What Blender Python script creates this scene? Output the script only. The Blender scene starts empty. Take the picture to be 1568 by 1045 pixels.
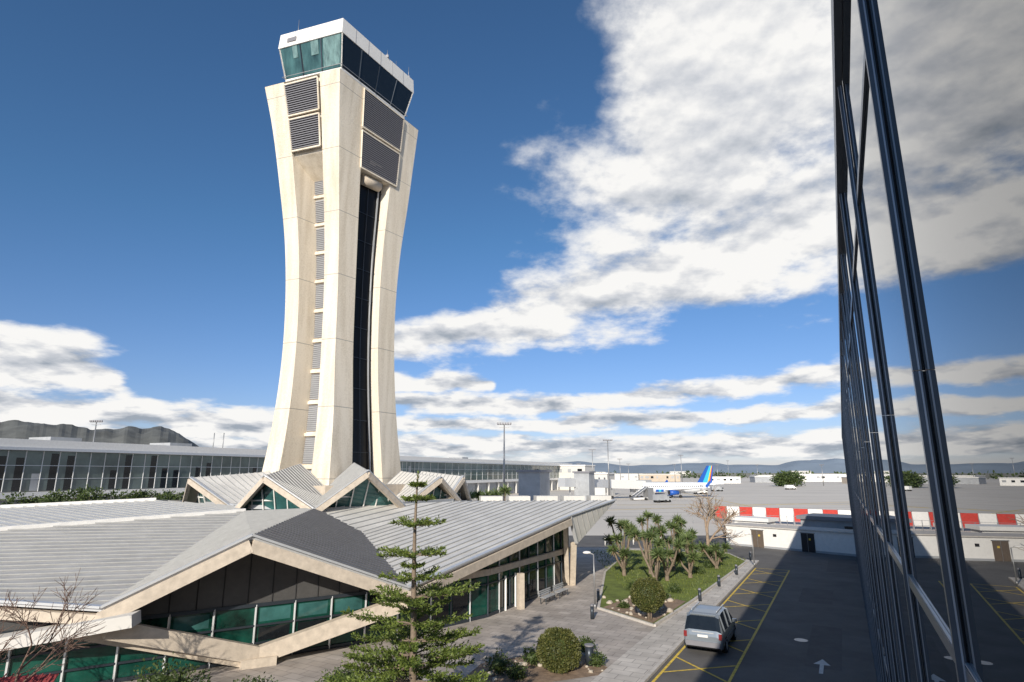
import bpy, math, random
from mathutils import Vector, noise
random.seed(7)
R=math.radians
sc=bpy.context.scene
V=Vector
Z=V((0,0,1))
# ------------------------------------------------------------ materials
def nt_new(name):
    m=bpy.data.materials.new(name); m.use_nodes=True
    nt=m.node_tree; b=nt.nodes['Principled BSDF']
    return m,nt,b
def mat(name,col,rough=.6,metal=0.0,var=.15,scale=3.0,bump=0.0,bscale=30.0,ior=1.45,streak=None):
    m,nt,b=nt_new(name)
    b.inputs['Roughness'].default_value=rough; b.inputs['Metallic'].default_value=metal
    b.inputs['IOR'].default_value=ior
    tc=nt.nodes.new('ShaderNodeTexCoord'); src=tc.outputs['Object']
    if streak:
        mp=nt.nodes.new('ShaderNodeMapping'); mp.inputs['Scale'].default_value=streak; nt.links.new(src,mp.inputs['Vector']); src=mp.outputs[0]
    if var>0:
        n=nt.nodes.new('ShaderNodeTexNoise'); n.inputs['Scale'].default_value=scale; n.inputs['Detail'].default_value=5
        n.inputs['Roughness'].default_value=.65
        nt.links.new(src,n.inputs['Vector'])
        r=nt.nodes.new('ShaderNodeValToRGB')
        r.color_ramp.elements[0].position=.3; r.color_ramp.elements[1].position=.7
        r.color_ramp.elements[0].color=[c*(1-var) for c in col]+[1]
        r.color_ramp.elements[1].color=[min(1,c*(1+var)) for c in col]+[1]
        nt.links.new(n.outputs['Fac'],r.inputs['Fac']); nt.links.new(r.outputs['Color'],b.inputs['Base Color'])
    else: b.inputs['Base Color'].default_value=list(col)+[1]
    if bump>0:
        n2=nt.nodes.new('ShaderNodeTexNoise'); n2.inputs['Scale'].default_value=bscale; n2.inputs['Detail'].default_value=3
        nt.links.new(tc.outputs['Object'],n2.inputs['Vector'])
        bp=nt.nodes.new('ShaderNodeBump'); bp.inputs['Strength'].default_value=bump; bp.inputs['Distance'].default_value=.05
        nt.links.new(n2.outputs['Fac'],bp.inputs['Height']); nt.links.new(bp.outputs['Normal'],b.inputs['Normal'])
    return m
def leafmat(name,c1,c2,rough=.55):
    m,nt,b=nt_new(name); b.inputs['Roughness'].default_value=rough
    g=nt.nodes.new('ShaderNodeNewGeometry'); r=nt.nodes.new('ShaderNodeValToRGB')
    r.color_ramp.elements[0].color=list(c1)+[1]; r.color_ramp.elements[1].color=list(c2)+[1]
    nt.links.new(g.outputs['Random Per Island'],r.inputs['Fac']); nt.links.new(r.outputs['Color'],b.inputs['Base Color'])
    tr=nt.nodes.new('ShaderNodeBsdfTranslucent'); nt.links.new(r.outputs['Color'],tr.inputs['Color'])
    mx=nt.nodes.new('ShaderNodeMixShader'); mx.inputs[0].default_value=.25
    out=nt.nodes['Material Output']
    nt.links.new(b.outputs[0],mx.inputs[1]); nt.links.new(tr.outputs[0],mx.inputs[2]); nt.links.new(mx.outputs[0],out.inputs['Surface'])
    return m
def tilemat(name,c1,c2,cm,w=.6,h=.6,rot=28.6,mort=.02,off=.0,rough=.7):
    m,nt,b=nt_new(name); b.inputs['Roughness'].default_value=rough
    tc=nt.nodes.new('ShaderNodeTexCoord'); mp=nt.nodes.new('ShaderNodeMapping'); mp.inputs['Rotation'].default_value=(0,0,R(rot))
    nt.links.new(tc.outputs['Object'],mp.inputs['Vector'])
    br=nt.nodes.new('ShaderNodeTexBrick'); br.inputs['Scale'].default_value=1
    br.offset=off; br.inputs['Brick Width'].default_value=w; br.inputs['Row Height'].default_value=h
    br.inputs['Mortar Size'].default_value=mort; br.inputs['Color1'].default_value=list(c1)+[1]; br.inputs['Color2'].default_value=list(c2)+[1]
    br.inputs['Mortar'].default_value=list(cm)+[1]
    nt.links.new(mp.outputs[0],br.inputs['Vector'])
    n=nt.nodes.new('ShaderNodeTexNoise'); n.inputs['Scale'].default_value=.6; n.inputs['Detail'].default_value=7
    nt.links.new(tc.outputs['Object'],n.inputs['Vector'])
    mr=nt.nodes.new('ShaderNodeMapRange'); mr.inputs['From Min'].default_value=.3; mr.inputs['From Max'].default_value=.7
    mr.inputs['To Min'].default_value=.72; mr.inputs['To Max'].default_value=1.15
    nt.links.new(n.outputs['Fac'],mr.inputs['Value'])
    mu=nt.nodes.new('ShaderNodeVectorMath'); mu.operation='SCALE'
    nt.links.new(br.outputs['Color'],mu.inputs[0]); nt.links.new(mr.outputs[0],mu.inputs['Scale'])
    nt.links.new(mu.outputs[0],b.inputs['Base Color'])
    return m
def towermat(name,col):
    m,nt,b=nt_new(name); b.inputs['Roughness'].default_value=.75
    tc=nt.nodes.new('ShaderNodeTexCoord'); sp=nt.nodes.new('ShaderNodeSeparateXYZ'); nt.links.new(tc.outputs['Object'],sp.inputs[0])
    a=nt.nodes.new('ShaderNodeMath'); a.operation='ADD'; a.inputs[1].default_value=4.2; nt.links.new(sp.outputs[2],a.inputs[0])
    mo=nt.nodes.new('ShaderNodeMath'); mo.operation='MODULO'; mo.inputs[1].default_value=6.4; nt.links.new(a.outputs[0],mo.inputs[0])
    lt=nt.nodes.new('ShaderNodeMath'); lt.operation='LESS_THAN'; lt.inputs[1].default_value=.06; nt.links.new(mo.outputs[0],lt.inputs[0])
    n=nt.nodes.new('ShaderNodeTexNoise'); n.inputs['Scale'].default_value=7; n.inputs['Detail'].default_value=5; n.inputs['Roughness'].default_value=.8
    nt.links.new(tc.outputs['Object'],n.inputs['Vector'])
    mp=nt.nodes.new('ShaderNodeMapping'); mp.inputs['Scale'].default_value=(1.3,1.3,.10); nt.links.new(tc.outputs['Object'],mp.inputs['Vector'])
    n3=nt.nodes.new('ShaderNodeTexNoise'); n3.inputs['Scale'].default_value=1.0; n3.inputs['Detail'].default_value=5
    nt.links.new(mp.outputs[0],n3.inputs['Vector'])
    ad=nt.nodes.new('ShaderNodeMath'); ad.operation='ADD'; nt.links.new(n.outputs['Fac'],ad.inputs[0]); nt.links.new(n3.outputs['Fac'],ad.inputs[1])
    r=nt.nodes.new('ShaderNodeValToRGB'); r.color_ramp.elements[0].position=.38; r.color_ramp.elements[1].position=.56
    hf=nt.nodes.new('ShaderNodeMath'); hf.operation='MULTIPLY'; hf.inputs[1].default_value=.5; nt.links.new(ad.outputs[0],hf.inputs[0])
    r.color_ramp.elements[0].color=[col[0]*.82,col[1]*.79,col[2]*.74,1]; r.color_ramp.elements[1].color=[min(1,c*1.05) for c in col]+[1]
    nt.links.new(hf.outputs[0],r.inputs['Fac'])
    mx=nt.nodes.new('ShaderNodeMix'); mx.data_type='RGBA'; mx.inputs['B'].default_value=(.38,.34,.29,1)
    nt.links.new(lt.outputs[0],mx.inputs['Factor']); nt.links.new(r.outputs['Color'],mx.inputs['A'])
    nt.links.new(mx.outputs['Result'],b.inputs['Base Color'])
    bp=nt.nodes.new('ShaderNodeBump'); bp.inputs['Strength'].default_value=.9; bp.inputs['Distance'].default_value=.06
    nt.links.new(n.outputs['Fac'],bp.inputs['Height']); nt.links.new(bp.outputs['Normal'],b.inputs['Normal'])
    return m

M={}
M['conc']=towermat('tower_concrete',(.82,.735,.605))
M['white']=mat('white_paint',(.82,.80,.76),.5,var=.06)
M['beige']=mat('beige_concrete',(.57,.49,.395),.8,var=.16,bump=.2)
M['louvre']=mat('grey_louvre',(.24,.235,.25),.5,.1,var=.05)
M['dark']=mat('dark_void',(.02,.02,.022),.6,var=.1)
M['shaft']=mat('lift_shaft_black',(.012,.013,.015),.28,var=.1,ior=1.25)
M['darkpanel']=mat('dark_soffit_panel',(.085,.083,.082),.5,var=.12)
M['dglass']=mat('dark_glass',(.012,.015,.018),.04,var=.2,ior=1.5)
M['teal']=mat('teal_glass',(.04,.12,.115),.04,var=.6,scale=.5,ior=1.55)
M['cab']=mat('cab_glass',(.05,.11,.108),.05,var=.6,scale=.55,ior=1.55,streak=(1.6,1.6,.4))
M['cabp']=mat('cab_blind',(.17,.27,.255),.2,var=.5,scale=1.2,ior=1.6,streak=(2.5,2.5,.4))
M['green']=mat('green_glass',(.008,.055,.04),.04,var=.9,scale=.5,ior=1.45)
M['pierglass']=mat('pier_glass',(.11,.145,.14),.08,var=.55,scale=.12,ior=1.6)
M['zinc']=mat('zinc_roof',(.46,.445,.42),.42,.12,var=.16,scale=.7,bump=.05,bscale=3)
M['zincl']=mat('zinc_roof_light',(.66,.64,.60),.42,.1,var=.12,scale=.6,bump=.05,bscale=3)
M['zincd']=mat('zinc_roof_shaded',(.24,.24,.25),.4,.25,var=.15,scale=1.2,bump=.05,bscale=3)  # same zinc, shade of the right-facing slopes put into the colour
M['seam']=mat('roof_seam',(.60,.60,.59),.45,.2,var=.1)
M['seamd']=mat('roof_seam_shaded',(.16,.16,.17),.45,.3,var=.1)  # seams darkened to go with the shaded zinc
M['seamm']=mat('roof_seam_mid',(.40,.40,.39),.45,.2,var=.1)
M['alu']=mat('aluminium',(.62,.63,.64),.35,.35,var=.05)
M['frame']=mat('dark_frame',(.05,.062,.078),.35,.4,var=.1)
M['cwframe']=mat('curtain_wall_frame',(.11,.13,.155),.3,.2,var=.1)
M['cwlight']=mat('curtain_wall_trim',(.50,.53,.57),.3,.3,var=.05)
M['steel']=mat('galvanised_steel',(.35,.35,.35),.45,.6,var=.08)
M['asph']=mat('asphalt',(.13,.124,.118),.85,var=.25,scale=.35,bump=.3,bscale=60)
M['patch']=mat('asphalt_patch',(.108,.103,.10),.85,var=.2,scale=.8,bump=.3,bscale=60)
M['apron']=mat('apron_concrete',(.62,.57,.50),.85,var=.09,scale=.03)
M['ground']=mat('dry_ground',(.28,.26,.20),.95,var=.3,scale=.01)
M['plaza']=tilemat('plaza_paving',(.42,.37,.325),(.52,.465,.415),(.25,.22,.20),.9,.6,mort=.018,off=.5)
M['walk']=tilemat('walkway_tiles',(.56,.515,.46),(.66,.61,.55),(.34,.31,.28),1.0,.65,mort=.02,off=.5)
M['kerb']=mat('kerb_concrete',(.56,.52,.47),.8,var=.15,bump=.2)
M['yellow']=mat('yellow_paint',(.72,.50,.07),.7,var=.4,scale=4)
M['wpaint']=mat('white_road_paint',(.64,.64,.62),.7,var=.2,scale=4)
M['soil']=mat('soil',(.27,.19,.13),.95,var=.35,scale=2.5,bump=.6,bscale=6)
M['rock']=mat('rock',(.48,.42,.34),.9,var=.25,scale=3)
M['lawn']=mat('lawn_turf',(.15,.19,.038),.9,var=.4,scale=1.0,bump=.5,bscale=25)
M['bark']=mat('bark',(.22,.17,.125),.9,var=.3,scale=6,bump=.5,bscale=20)
M['barkl']=mat('bare_bark',(.33,.245,.175),.9,var=.2,scale=6)
M['barkd']=mat('dark_bare_bark',(.17,.11,.085),.9,var=.2,scale=6)
M['pine']=leafmat('pine_foliage',(.05,.085,.015),(.22,.28,.055))
M['yucca']=leafmat('yucca_leaf',(.06,.10,.03),(.22,.28,.10))
M['dry']=leafmat('dry_leaf',(.20,.14,.07),(.32,.25,.14))
M['box']=leafmat('boxwood_leaf',(.05,.065,.018),(.18,.18,.05))
M['bush']=leafmat('shrub_leaf',(.03,.055,.015),(.11,.15,.04))
M['grass']=leafmat('grass_blade',(.09,.13,.025),(.22,.25,.055))
M['red']=mat('red_paint',(.52,.05,.035),.5,var=.15)
M['redmesh']=mat('faded_red_net',(.28,.05,.05),.8,var=.3)
M['blue']=mat('blue_paint',(.02,.10,.42),.35,var=.05)
M['cyan']=mat('cyan_paint',(.05,.45,.6),.35,var=.05)
M['car']=mat('silver_blue_paint',(.32,.36,.40),.28,.5,var=.03)
M['tyre']=mat('tyre_rubber',(.02,.02,.02),.8,var=.1)
M['tail']=mat('tail_light',(.22,.02,.02),.2,var=0)
M['brown']=mat('brown_door',(.13,.10,.075),.6,var=.1)
M['bwhite']=mat('aircraft_white',(.82,.83,.84),.3,var=.03)
M['hill']=mat('hazy_hill_scrub',(.115,.12,.115),.95,var=.4,scale=.006)  # scrub tone with distance haze mixed into the colour
M['hillfar']=mat('hazy_hill_far',(.20,.25,.31),.95,var=.12,scale=.002)  # blue of the distance haze painted into the hill colour
M['shedgrey']=mat('shed_grey',(.36,.37,.38),.7,var=.15,scale=.5)
M['cream']=mat('cream_wall',(.62,.60,.56),.8,var=.1,scale=.1)
M['wood']=mat('hangar_wall',(.5,.42,.33),.8,var=.1,scale=.1)
def facadeglass():
    m,nt,b=nt_new('facade_glass')
    b.inputs['Base Color'].default_value=(.014,.02,.025,1); b.inputs['Roughness'].default_value=.0; b.inputs['IOR'].default_value=3.2
    return m
M['fglass']=facadeglass()

# ------------------------------------------------------------ mesh builder
class MB:
    def __init__(s): s.v=[];s.f=[];s.m=[];s.mats=[];s.sm=[]
    def mi(s,k):
        if k not in s.mats: s.mats.append(k)
        return s.mats.index(k)
    def face(s,pts,k,smooth=False):
        n=len(s.v); s.v+= [tuple(p) for p in pts]; s.f.append(tuple(range(n,n+len(pts)))); s.m.append(s.mi(k)); s.sm.append(smooth)
    def hexa(s,p,k):
        n=len(s.v); s.v+=[tuple(q) for q in p]
        for f in ((0,3,2,1),(4,5,6,7),(0,1,5,4),(1,2,6,5),(2,3,7,6),(3,0,4,7)):
            s.f.append(tuple(n+i for i in f)); s.m.append(s.mi(k)); s.sm.append(False)
    def box(s,c,size,k,rot=0.0):
        ca,sa=math.cos(rot),math.sin(rot); c=V(c); o=[]
        for z in(-.5,.5):
            for x,y in((-.5,-.5),(.5,-.5),(.5,.5),(-.5,.5)):
                X=x*size[0];Y=y*size[1]
                o.append(c+V((X*ca-Y*sa,X*sa+Y*ca,z*size[2])))
        s.hexa(o,k)
    def beam(s,p,q,w,h,k):
        p=V(p);q=V(q);d=(q-p).normalized(); sd=d.cross(Z)
        if sd.length<.01: sd=V((1,0,0))
        sd.normalize(); up=sd.cross(d).normalized(); sd=sd*w/2; up=up*h/2
        s.hexa([p-sd-up,p+sd-up,q+sd-up,q-sd-up,p-sd+up,p+sd+up,q+sd+up,q-sd+up],k)
    def cyl(s,p,q,r0,r1,k,n=8,caps=True,smooth=True):
        p=V(p);q=V(q);d=(q-p).normalized(); a=d.orthogonal().normalized(); b=d.cross(a); i0=len(s.v)
        for P,r in((p,r0),(q,r1)):
            for i in range(n):
                t=2*math.pi*i/n; s.v.append(tuple(P+a*(r*math.cos(t))+b*(r*math.sin(t))))
        for i in range(n):
            j=(i+1)%n; s.f.append((i0+i,i0+j,i0+n+j,i0+n+i)); s.m.append(s.mi(k)); s.sm.append(smooth)
        if caps:
            s.f.append(tuple(range(i0+n-1,i0-1,-1))); s.m.append(s.mi(k)); s.sm.append(False)
            s.f.append(tuple(range(i0+n,i0+2*n))); s.m.append(s.mi(k)); s.sm.append(False)
    def sphere(s,c,r,k,nu=12,nv=8,jit=0):
        c=V(c);i0=len(s.v)
        if not hasattr(r,'__len__'): r=(r,r,r)
        for j in range(nv+1):
            ph=math.pi*j/nv
            for i in range(nu):
                t=2*math.pi*i/nu; d=V((math.sin(ph)*math.cos(t),math.sin(ph)*math.sin(t),math.cos(ph)))
                f=1+jit*noise.noise(d*2.3+c)
                s.v.append((c.x+d.x*r[0]*f,c.y+d.y*r[1]*f,c.z+d.z*r[2]*f))
        for j in range(nv):
            for i in range(nu):
                a=i0+j*nu+i;b=i0+j*nu+(i+1)%nu
                s.f.append((a,a+nu,b+nu,b)); s.m.append(s.mi(k)); s.sm.append(True)
    def slab(s,pts,th,ktop,kbot=None,kside=None):
        kbot=kbot or ktop; kside=kside or ktop
        pts=[V(p) for p in pts]; lo=[p-V((0,0,th)) for p in pts]
        s.face(pts,ktop); s.face(lo[::-1],kbot)
        for i in range(len(pts)):
            j=(i+1)%len(pts); s.face([pts[i],lo[i],lo[j],pts[j]],kside)
    def quadleaf(s,c,d,w,k,n=None):
        d=V(d); 
        sd=d.cross(n if n is not None else V((random.gauss(0,1),random.gauss(0,1),random.gauss(0,1))))
        if sd.length<1e-5: return
        sd=sd.normalized()*w; c=V(c)
        s.face([c-sd*.5,c+d*.5-sd,c+d,c+d*.5+sd],k)
    def build(s,name,parent=None):
        me=bpy.data.meshes.new(name); me.from_pydata(s.v,[],s.f)
        for k in s.mats: me.materials.append(M[k])
        me.polygons.foreach_set('material_index',s.m); me.polygons.foreach_set('use_smooth',s.sm); me.update()
        o=bpy.data.objects.new(name,me); sc.collection.objects.link(o)
        if parent: o.parent=parent
        return o
def empty(name):
    e=bpy.data.objects.new(name,None); sc.collection.objects.link(e); return e
BD=V((.4787,.878,0)); ND=V((-.878,.4787,0))
def rnd(a,b): return random.uniform(a,b)

# ------------------------------------------------------------ ground
b=MB(); b.face([(-9000,-3000,-.06),(9000,-3000,-.06),(9000,12000,-.06),(-9000,12000,-.06)],'ground'); b.build('ground')
b=MB(); b.face([(-120,-60,.0),(110,-60,.0),(110,99,.0),(-120,99,.0)],'asph')
for (l,s,w,h) in ((6,6.2,9,1.6),(22,5.0,6,2.2),(38,6.5,10,2.6),(-2,5.2,2.2,1.2)):
    p=V((5.9,29.2,.005))+BD*l-ND*s; b.face([p,p+BD*w,p+BD*w-ND*h,p-ND*h],'patch')
b.build('asphalt_road')
b=MB(); b.face([(-900,92,.02),(1600,92,.02),(1600,1100,.02),(-900,1100,.02)],'apron')
for i in range(14):
    y=125+i*i*2.2+i*9
    b.beam((-50,y,.03),(700,y+60,.03),.25,.01,'asph')
for (x0,y0,x1,y1) in ((20,150,140,210),(30,175,260,190),(60,120,80,300)):
    b.beam((x0,y0,.042),(x1,y1,.042),.4,.01,'yellow')
b.build('airport_apron')

la0=V((5.9,29.2,0))
def La(l,s=0,z=0): return la0+BD*l+ND*s+V((0,0,z))
b=MB()
pz=[La(-50,2.0),La(42,2.0),(20,76,0),(2,78,0),(-60,60,0),(-70,-20,0)]
b.slab([V((p[0],p[1],.10)) for p in pz],.10,'plaza','plaza','kerb'); b.build('plaza_paving')
b=MB()
pw=[La(-50,0.12),La(42,.12),La(42,1.99),La(-50,1.99)]
b.slab([V((p[0],p[1],.112)) for p in pw],.11,'walk','walk','kerb')
b.beam(La(-50,0,.06),La(42,0,.06),.2,.12,'kerb'); b.build('walkway_pavement')
b=MB()
def strip(p,q,w,z,k='yellow'):
    p=V((p[0],p[1],z));q=V((q[0],q[1],z)); d=(q-p).normalized(); s=d.cross(Z)*w/2
    b.face([p-s,p+s,q+s,q-s],k)
Wd=3.05
strip(La(-20,-.35),La(37,-.35),.13,.009); strip(La(-20,-Wd-.3),La(37,-Wd-.3),.13,.009); strip(La(37,-.3),La(37,-Wd-.35),.13,.013)
l=-19
while l<34:
    strip(La(l,-.42),La(l+2.6,-Wd-.22),.12,.013); strip(La(l+2.6,-.42),La(l,-Wd-.22),.12,.017)
    l+=5.2
b.build('yellow_road_marking')
b=MB()
ac=V((14.9,31.2,.014))
def A(x,y): return ac+BD*y-ND*x
b.face([A(-.09,-1),A(.09,-1),A(.09,.5),A(-.09,.5)],'wpaint')
b.face([A(-.38,.5),A(.38,.5),A(0,1.5)],'wpaint')
b.build('white_arrow_marking')
b=MB(); b.cyl((16.2,36,.0),(16.2,36,.016),.36,.36,'steel',20); b.build('manhole_cover')
b=MB(); b.box((14.3,44,.010),(.7,.5,.016),'dark',.5); b.build('drain_grate')

isl=[(5.9,43.3),(8.6,38.6),(13,45.6),(24.2,64.6),(24.6,71),(14,74),(8.6,58)]
e=MB()
e.slab([V((x,y,.20)) for x,y in isl],.2,'lawn','lawn','kerb')
for i in range(len(isl)):
    a=isl[i];c=isl[(i+1)%len(isl)]
    e.beam((a[0],a[1],.15),(c[0],c[1],.15),.18,.16,'kerb')
e.build('lawn')
b=MB(); sp=[(6.2,43.3),(8.6,39.0),(12.4,45.2),(11,47.2),(8.6,46.6)]
b.face([V((x,y,.212)) for x,y in sp],'soil')
for i in range(60):
    x=rnd(6.6,11.8);y=rnd(40,46.6)
    if x<6.2+(43.3-y)*.6: continue
    if (y-39.0)<(x-8.6)*1.6: continue
    r=rnd(.08,.26); b.sphere((x,y,.22+r*.3),(r,r*rnd(.6,1),r*.6),'rock',7,5,.5)
b.build('flower_bed')
b=MB()
for i in range(9000):
    x=rnd(8,24.6);y=rnd(45.5,73.5)
    if y<45.6+(x-13)*1.70+.3 or x<8.9 or (y<47.5 and x<11.5): continue
    h=rnd(.08,.2); a=rnd(0,6.28)
    b.face([(x-.03*math.cos(a),y-.03*math.sin(a),.2),(x+.03*math.cos(a),y+.03*math.sin(a),.2),(x+rnd(-.05,.05),y+rnd(-.05,.05),.2+h)],'grass')
b.build('grass_tufts')
b=MB()
b.face([V(p) for p in ((-3,27,.108),(4.9,30.2,.108),(3.6,33,.108),(1.2,33.2,.108),(-1.5,31.5,.108))],'soil')
for i in range(70):
    x=rnd(-1.5,4.4);y=rnd(28.8,32.8); r=rnd(.05,.2); 
    if y<29+(x+1)*.25: continue
    b.sphere((x,y,.1+r*.3),(r,r*rnd(.6,1),r*.6),'rock',7,5,.5)
b.build('planting_bed')

# ------------------------------------------------------------ vegetation
def leafcloud(b,c,rad,n,size,k,shell=.55,lump=.25):
    c=V(c)
    for i in range(n):
        d=V((random.gauss(0,1),random.gauss(0,1),random.gauss(0,1))).normalized()
        r=(shell+(1-shell)*random.random()**.6)*(1+lump*noise.noise(d*2.6+c))
        p=c+V((d.x*rad[0]*r,d.y*rad[1]*r,d.z*rad[2]*r))
        if p.z<.05: continue
        dd=(d+V((random.gauss(0,.7),random.gauss(0,.7),random.gauss(0,.7)))).normalized()*size*rnd(.6,1.3)
        b.quadleaf(p,dd,size*.3,k)
def ballbush(name,c,r,stem=False):
    b=MB()
    b.sphere(c,(r*.9,r*.9,r*.87),'bush',20,14,.1)
    leafcloud(b,c,(r,r,r*.95),9000,.11,'box',.86,.16)
    if stem:
        b.cyl((c[0],c[1],.15),(c[0],c[1],c[2]),.09,.07,'bark'); b.cyl((c[0]+.1,c[1]-.1,.15),(c[0]+.25,c[1],c[2]),.05,.05,'bark')
    b.build(name)
ballbush('topiary_bush',(2.2,30.5,.98),.97)
ballbush('topiary_bush',(8.5,39.6,1.72),1.02,True)

def norfolk(x,y,H=9.15):
    b=MB()
    segs=14; prev=V((x,y,0))
    for i in range(1,segs+1):
        t=i/segs; p=V((x+.05*math.sin(t*6),y+.04*math.cos(t*5),H*t))
        b.cyl(prev,p,.15*(1-(i-1)/segs)+.025,.15*(1-t)+.025,'bark',8,False); prev=p
    wh=[(8.72,.16,5),(8.22,.55,6),(7.35,.9,6),(6.35,1.2,7),(5.95,.4,3),(5.55,1.1,6),(4.95,2.0,7),(4.55,1.3,5),(4.1,2.1,7),(3.55,2.2,8),(3.1,2.5,8),(2.7,2.4,7),(2.3,2.7,8),(1.9,2.8,8),(1.4,2.8,8),(.9,2.5,7)]
    for (z,rad,nb) in wh:
        ph=rnd(0,6.28)
        for k in range(nb):
            if rad>1.5 and random.random()<.06: continue
            a=ph+2*math.pi*k/nb+rnd(-.25,.25); L=rad*rnd(.72,1.12); dirv=V((math.cos(a),math.sin(a),0)); sd=V((-dirv.y,dirv.x,0))
            droop=rnd(.14,.30); pts=[]
            for j in range(9):
                t=j/8; pts.append(V((x,y,z+rnd(-.02,.02)))+dirv*(L*t)+sd*(L*.06*math.sin(t*3+a))+V((0,0,L*(.10*t-droop*t*t+.24*t**3))))
            for j in range(8): b.cyl(pts[j],pts[j+1],.028*(1-j/9)+.006,.028*(1-(j+1)/9)+.006,'bark',4,False)
            ns=max(6,int(L*9))
            for q in range(ns+1):
                t=.22+.78*q/ns; jj=min(7,int(t*8)); P=pts[jj].lerp(pts[jj+1],t*8-jj)
                for sgn in(-1,1):
                    sl=(.22+.34*L*.35)*(1-.55*abs(t-.55)/.45)*rnd(.6,1.25)
                    sdv=(sd*sgn*rnd(.6,1)+dirv*rnd(.5,.9)+V((0,0,rnd(-.05,.6)))).normalized()
                    nn=max(4,int(sl/.05))
                    for w in range(nn):
                        tt=w/nn; pp=P+sdv*(sl*tt)+V((0,0,.2*sl*tt*tt))
                        for _ in (0,1):
                            dd=(sdv*.8+V((random.gauss(0,.35),random.gauss(0,.35),random.gauss(0,.35)))).normalized()*.13
                            b.quadleaf(pp,dd,.023,'pine')
            P=pts[-1]
            for w in range(8):
                b.quadleaf(P+dirv*rnd(-.05,.05),(dirv+V((random.gauss(0,.3),random.gauss(0,.3),random.gauss(0.2,.3))))*.15,.02,'pine')
    for w in range(30): b.quadleaf((x,y,H-.5*random.random()),V((random.gauss(0,.05),random.gauss(0,.05),.13)),.015,'pine')
    b.build('norfolk_pine_tree')
norfolk(-3.4,22)

def yucca(x,y,H,heads=5):
    b=MB()
    b.cyl((x,y,.1),(x,y,H*.2),.22,.15,'bark',8,False)
    for i in range(heads):
        a=6.28*i/heads+rnd(-.5,.5); sp=rnd(.3,1.5); h=H*rnd(.5,1.0)
        p0=V((x,y,H*.15)); p1=V((x+sp*.6*math.cos(a),y+sp*.6*math.sin(a),h*.6)); p2=V((x+sp*math.cos(a),y+sp*math.sin(a),h))
        b.cyl(p0,p1,.12,.09,'bark',7,False); b.cyl(p1,p2,.09,.07,'bark',7,False)
        for k in range(120):
            d=V((random.gauss(0,1),random.gauss(0,1),random.gauss(.35,.65))).normalized()
            b.quadleaf(p2-V((0,0,rnd(0,.2))),d*rnd(.5,.85),.045,'yucca')
        for k in range(18):
            d=V((random.gauss(0,.6),random.gauss(0,.6),-1)).normalized()
            b.quadleaf(p2-V((0,0,rnd(.1,.4))),d*rnd(.3,.45),.03,'dry')
    b.build('yucca_tree')
for (x,y,h) in ((10.0,56,4.4),(11.6,50.8,4.2),(13.2,53.5,3.6),(12.6,57,4.8),(15.2,59,5.0),(15.6,55,3.6),(17.4,61,4.8),(17.4,66,5.0),(14.2,66,5.2),(19.6,60,2.3),(11,62,5.2),(21.5,64.5,1.9)):
    yucca(x,y,h,random.randint(3,5))

def baretree(x,y,H,spread,name='bare_tree',depth=5,r0=.16,k='barkl',rm=.012):
    b=MB()
    def br(p,d,L,r,n):
        q=p+d*L*.5+V((random.gauss(0,.04),random.gauss(0,.04),0))*L; e=q+(d+V((0,0,.08))).normalized()*L*.5
        b.cyl(p,q,r,r*.85,k,5,False); b.cyl(q,e,r*.85,r*.7,k,5,False)
        if n==0: return
        for i in range(3):
            nd=(d+V((random.gauss(0,spread),random.gauss(0,spread),random.gauss(.05,spread*.5)))).normalized()
            br(e if i<2 else q,nd,L*rnd(.68,.9),max(rm,r*.64),n-1)
    br(V((x,y,0)),V((0,0,1)),H*.26,r0,depth); b.build(name)
baretree(22.8,72.5,8.2,.62,depth=5,r0=.24,rm=.02)
baretree(-16.6,21.5,5.6,.5,depth=6,r0=.09,rm=.009,k='barkd')
baretree(-19.2,23.0,5.4,.5,depth=5,r0=.08,rm=.009,k='barkd')
baretree(29,84,5.5,.6,depth=5,rm=.02)

def shrub(name,c,rad,n=1500,size=.16,k='bush'):
    b=MB(); b.sphere((c[0],c[1],c[2]),(rad[0]*.6,rad[1]*.6,rad[2]*.6),k,10,7,.5)
    leafcloud(b,c,rad,n,size,k,.4,.6); b.build(name)
shrub('shrub',(-12.6,23.8,1.1),(1.6,1.2,1.2),3500,.14)
shrub('shrub',(-10.2,25.6,.6),(1.0,.8,.7),1500,.12)
shrub('shrub',(-7.0,27.5,.5),(1.0,.8,.6),1500,.12)
for (x,y,r) in ((3.9,33.6,.45),(1.0,31.5,.5),(-.6,30.2,.6),(4.1,31.2,.4),(10.2,44.6,.45),(7.6,43.2,.35),(9.2,46.4,.4),(12.5,48.6,.5),(17,57,.5),(19,60.5,.5),(9.6,49.5,.6),(.2,29.4,.4),(11.2,46.2,.35)):
    shrub('shrub',(x,y,.15+r*.5),(r,r,r*.8),500,.12)
b=MB()
for i in range(16):
    x=-62+i*1.5+rnd(-.5,.5); y=76+rnd(-2,2)+i*.3; r=rnd(1.0,1.7); z=rnd(5.2,6.2)
    b.cyl((x,y,0),(x,y,z),.15,.08,'bark',6,False)
    leafcloud(b,(x,y,z),(r,r,r*.8),450,.35,'bush',.3,.5)
b.build('tree_row_foliage')
b=MB()
for i in range(6):
    x=-7.5+i*1.3; y=88+rnd(-2,2); z=rnd(5.6,6.6); b.cyl((x,y,0),(x,y,z),.12,.08,'bark',6,False)
    for q in range(160):
        d=V((random.gauss(0,1),random.gauss(0,1),random.gauss(.3,.6))).normalized(); b.quadleaf((x,y,z),d*rnd(.8,1.4),.07,'yucca')
b.build('palm_foliage')
b=MB()
for i in range(10):
    leafcloud(b,(185+rnd(-9,9),405+rnd(-6,6),rnd(3,6)),(6,6,4),260,1.5,'bush',.3,.4)
b.build('distant_tree_foliage')

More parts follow.
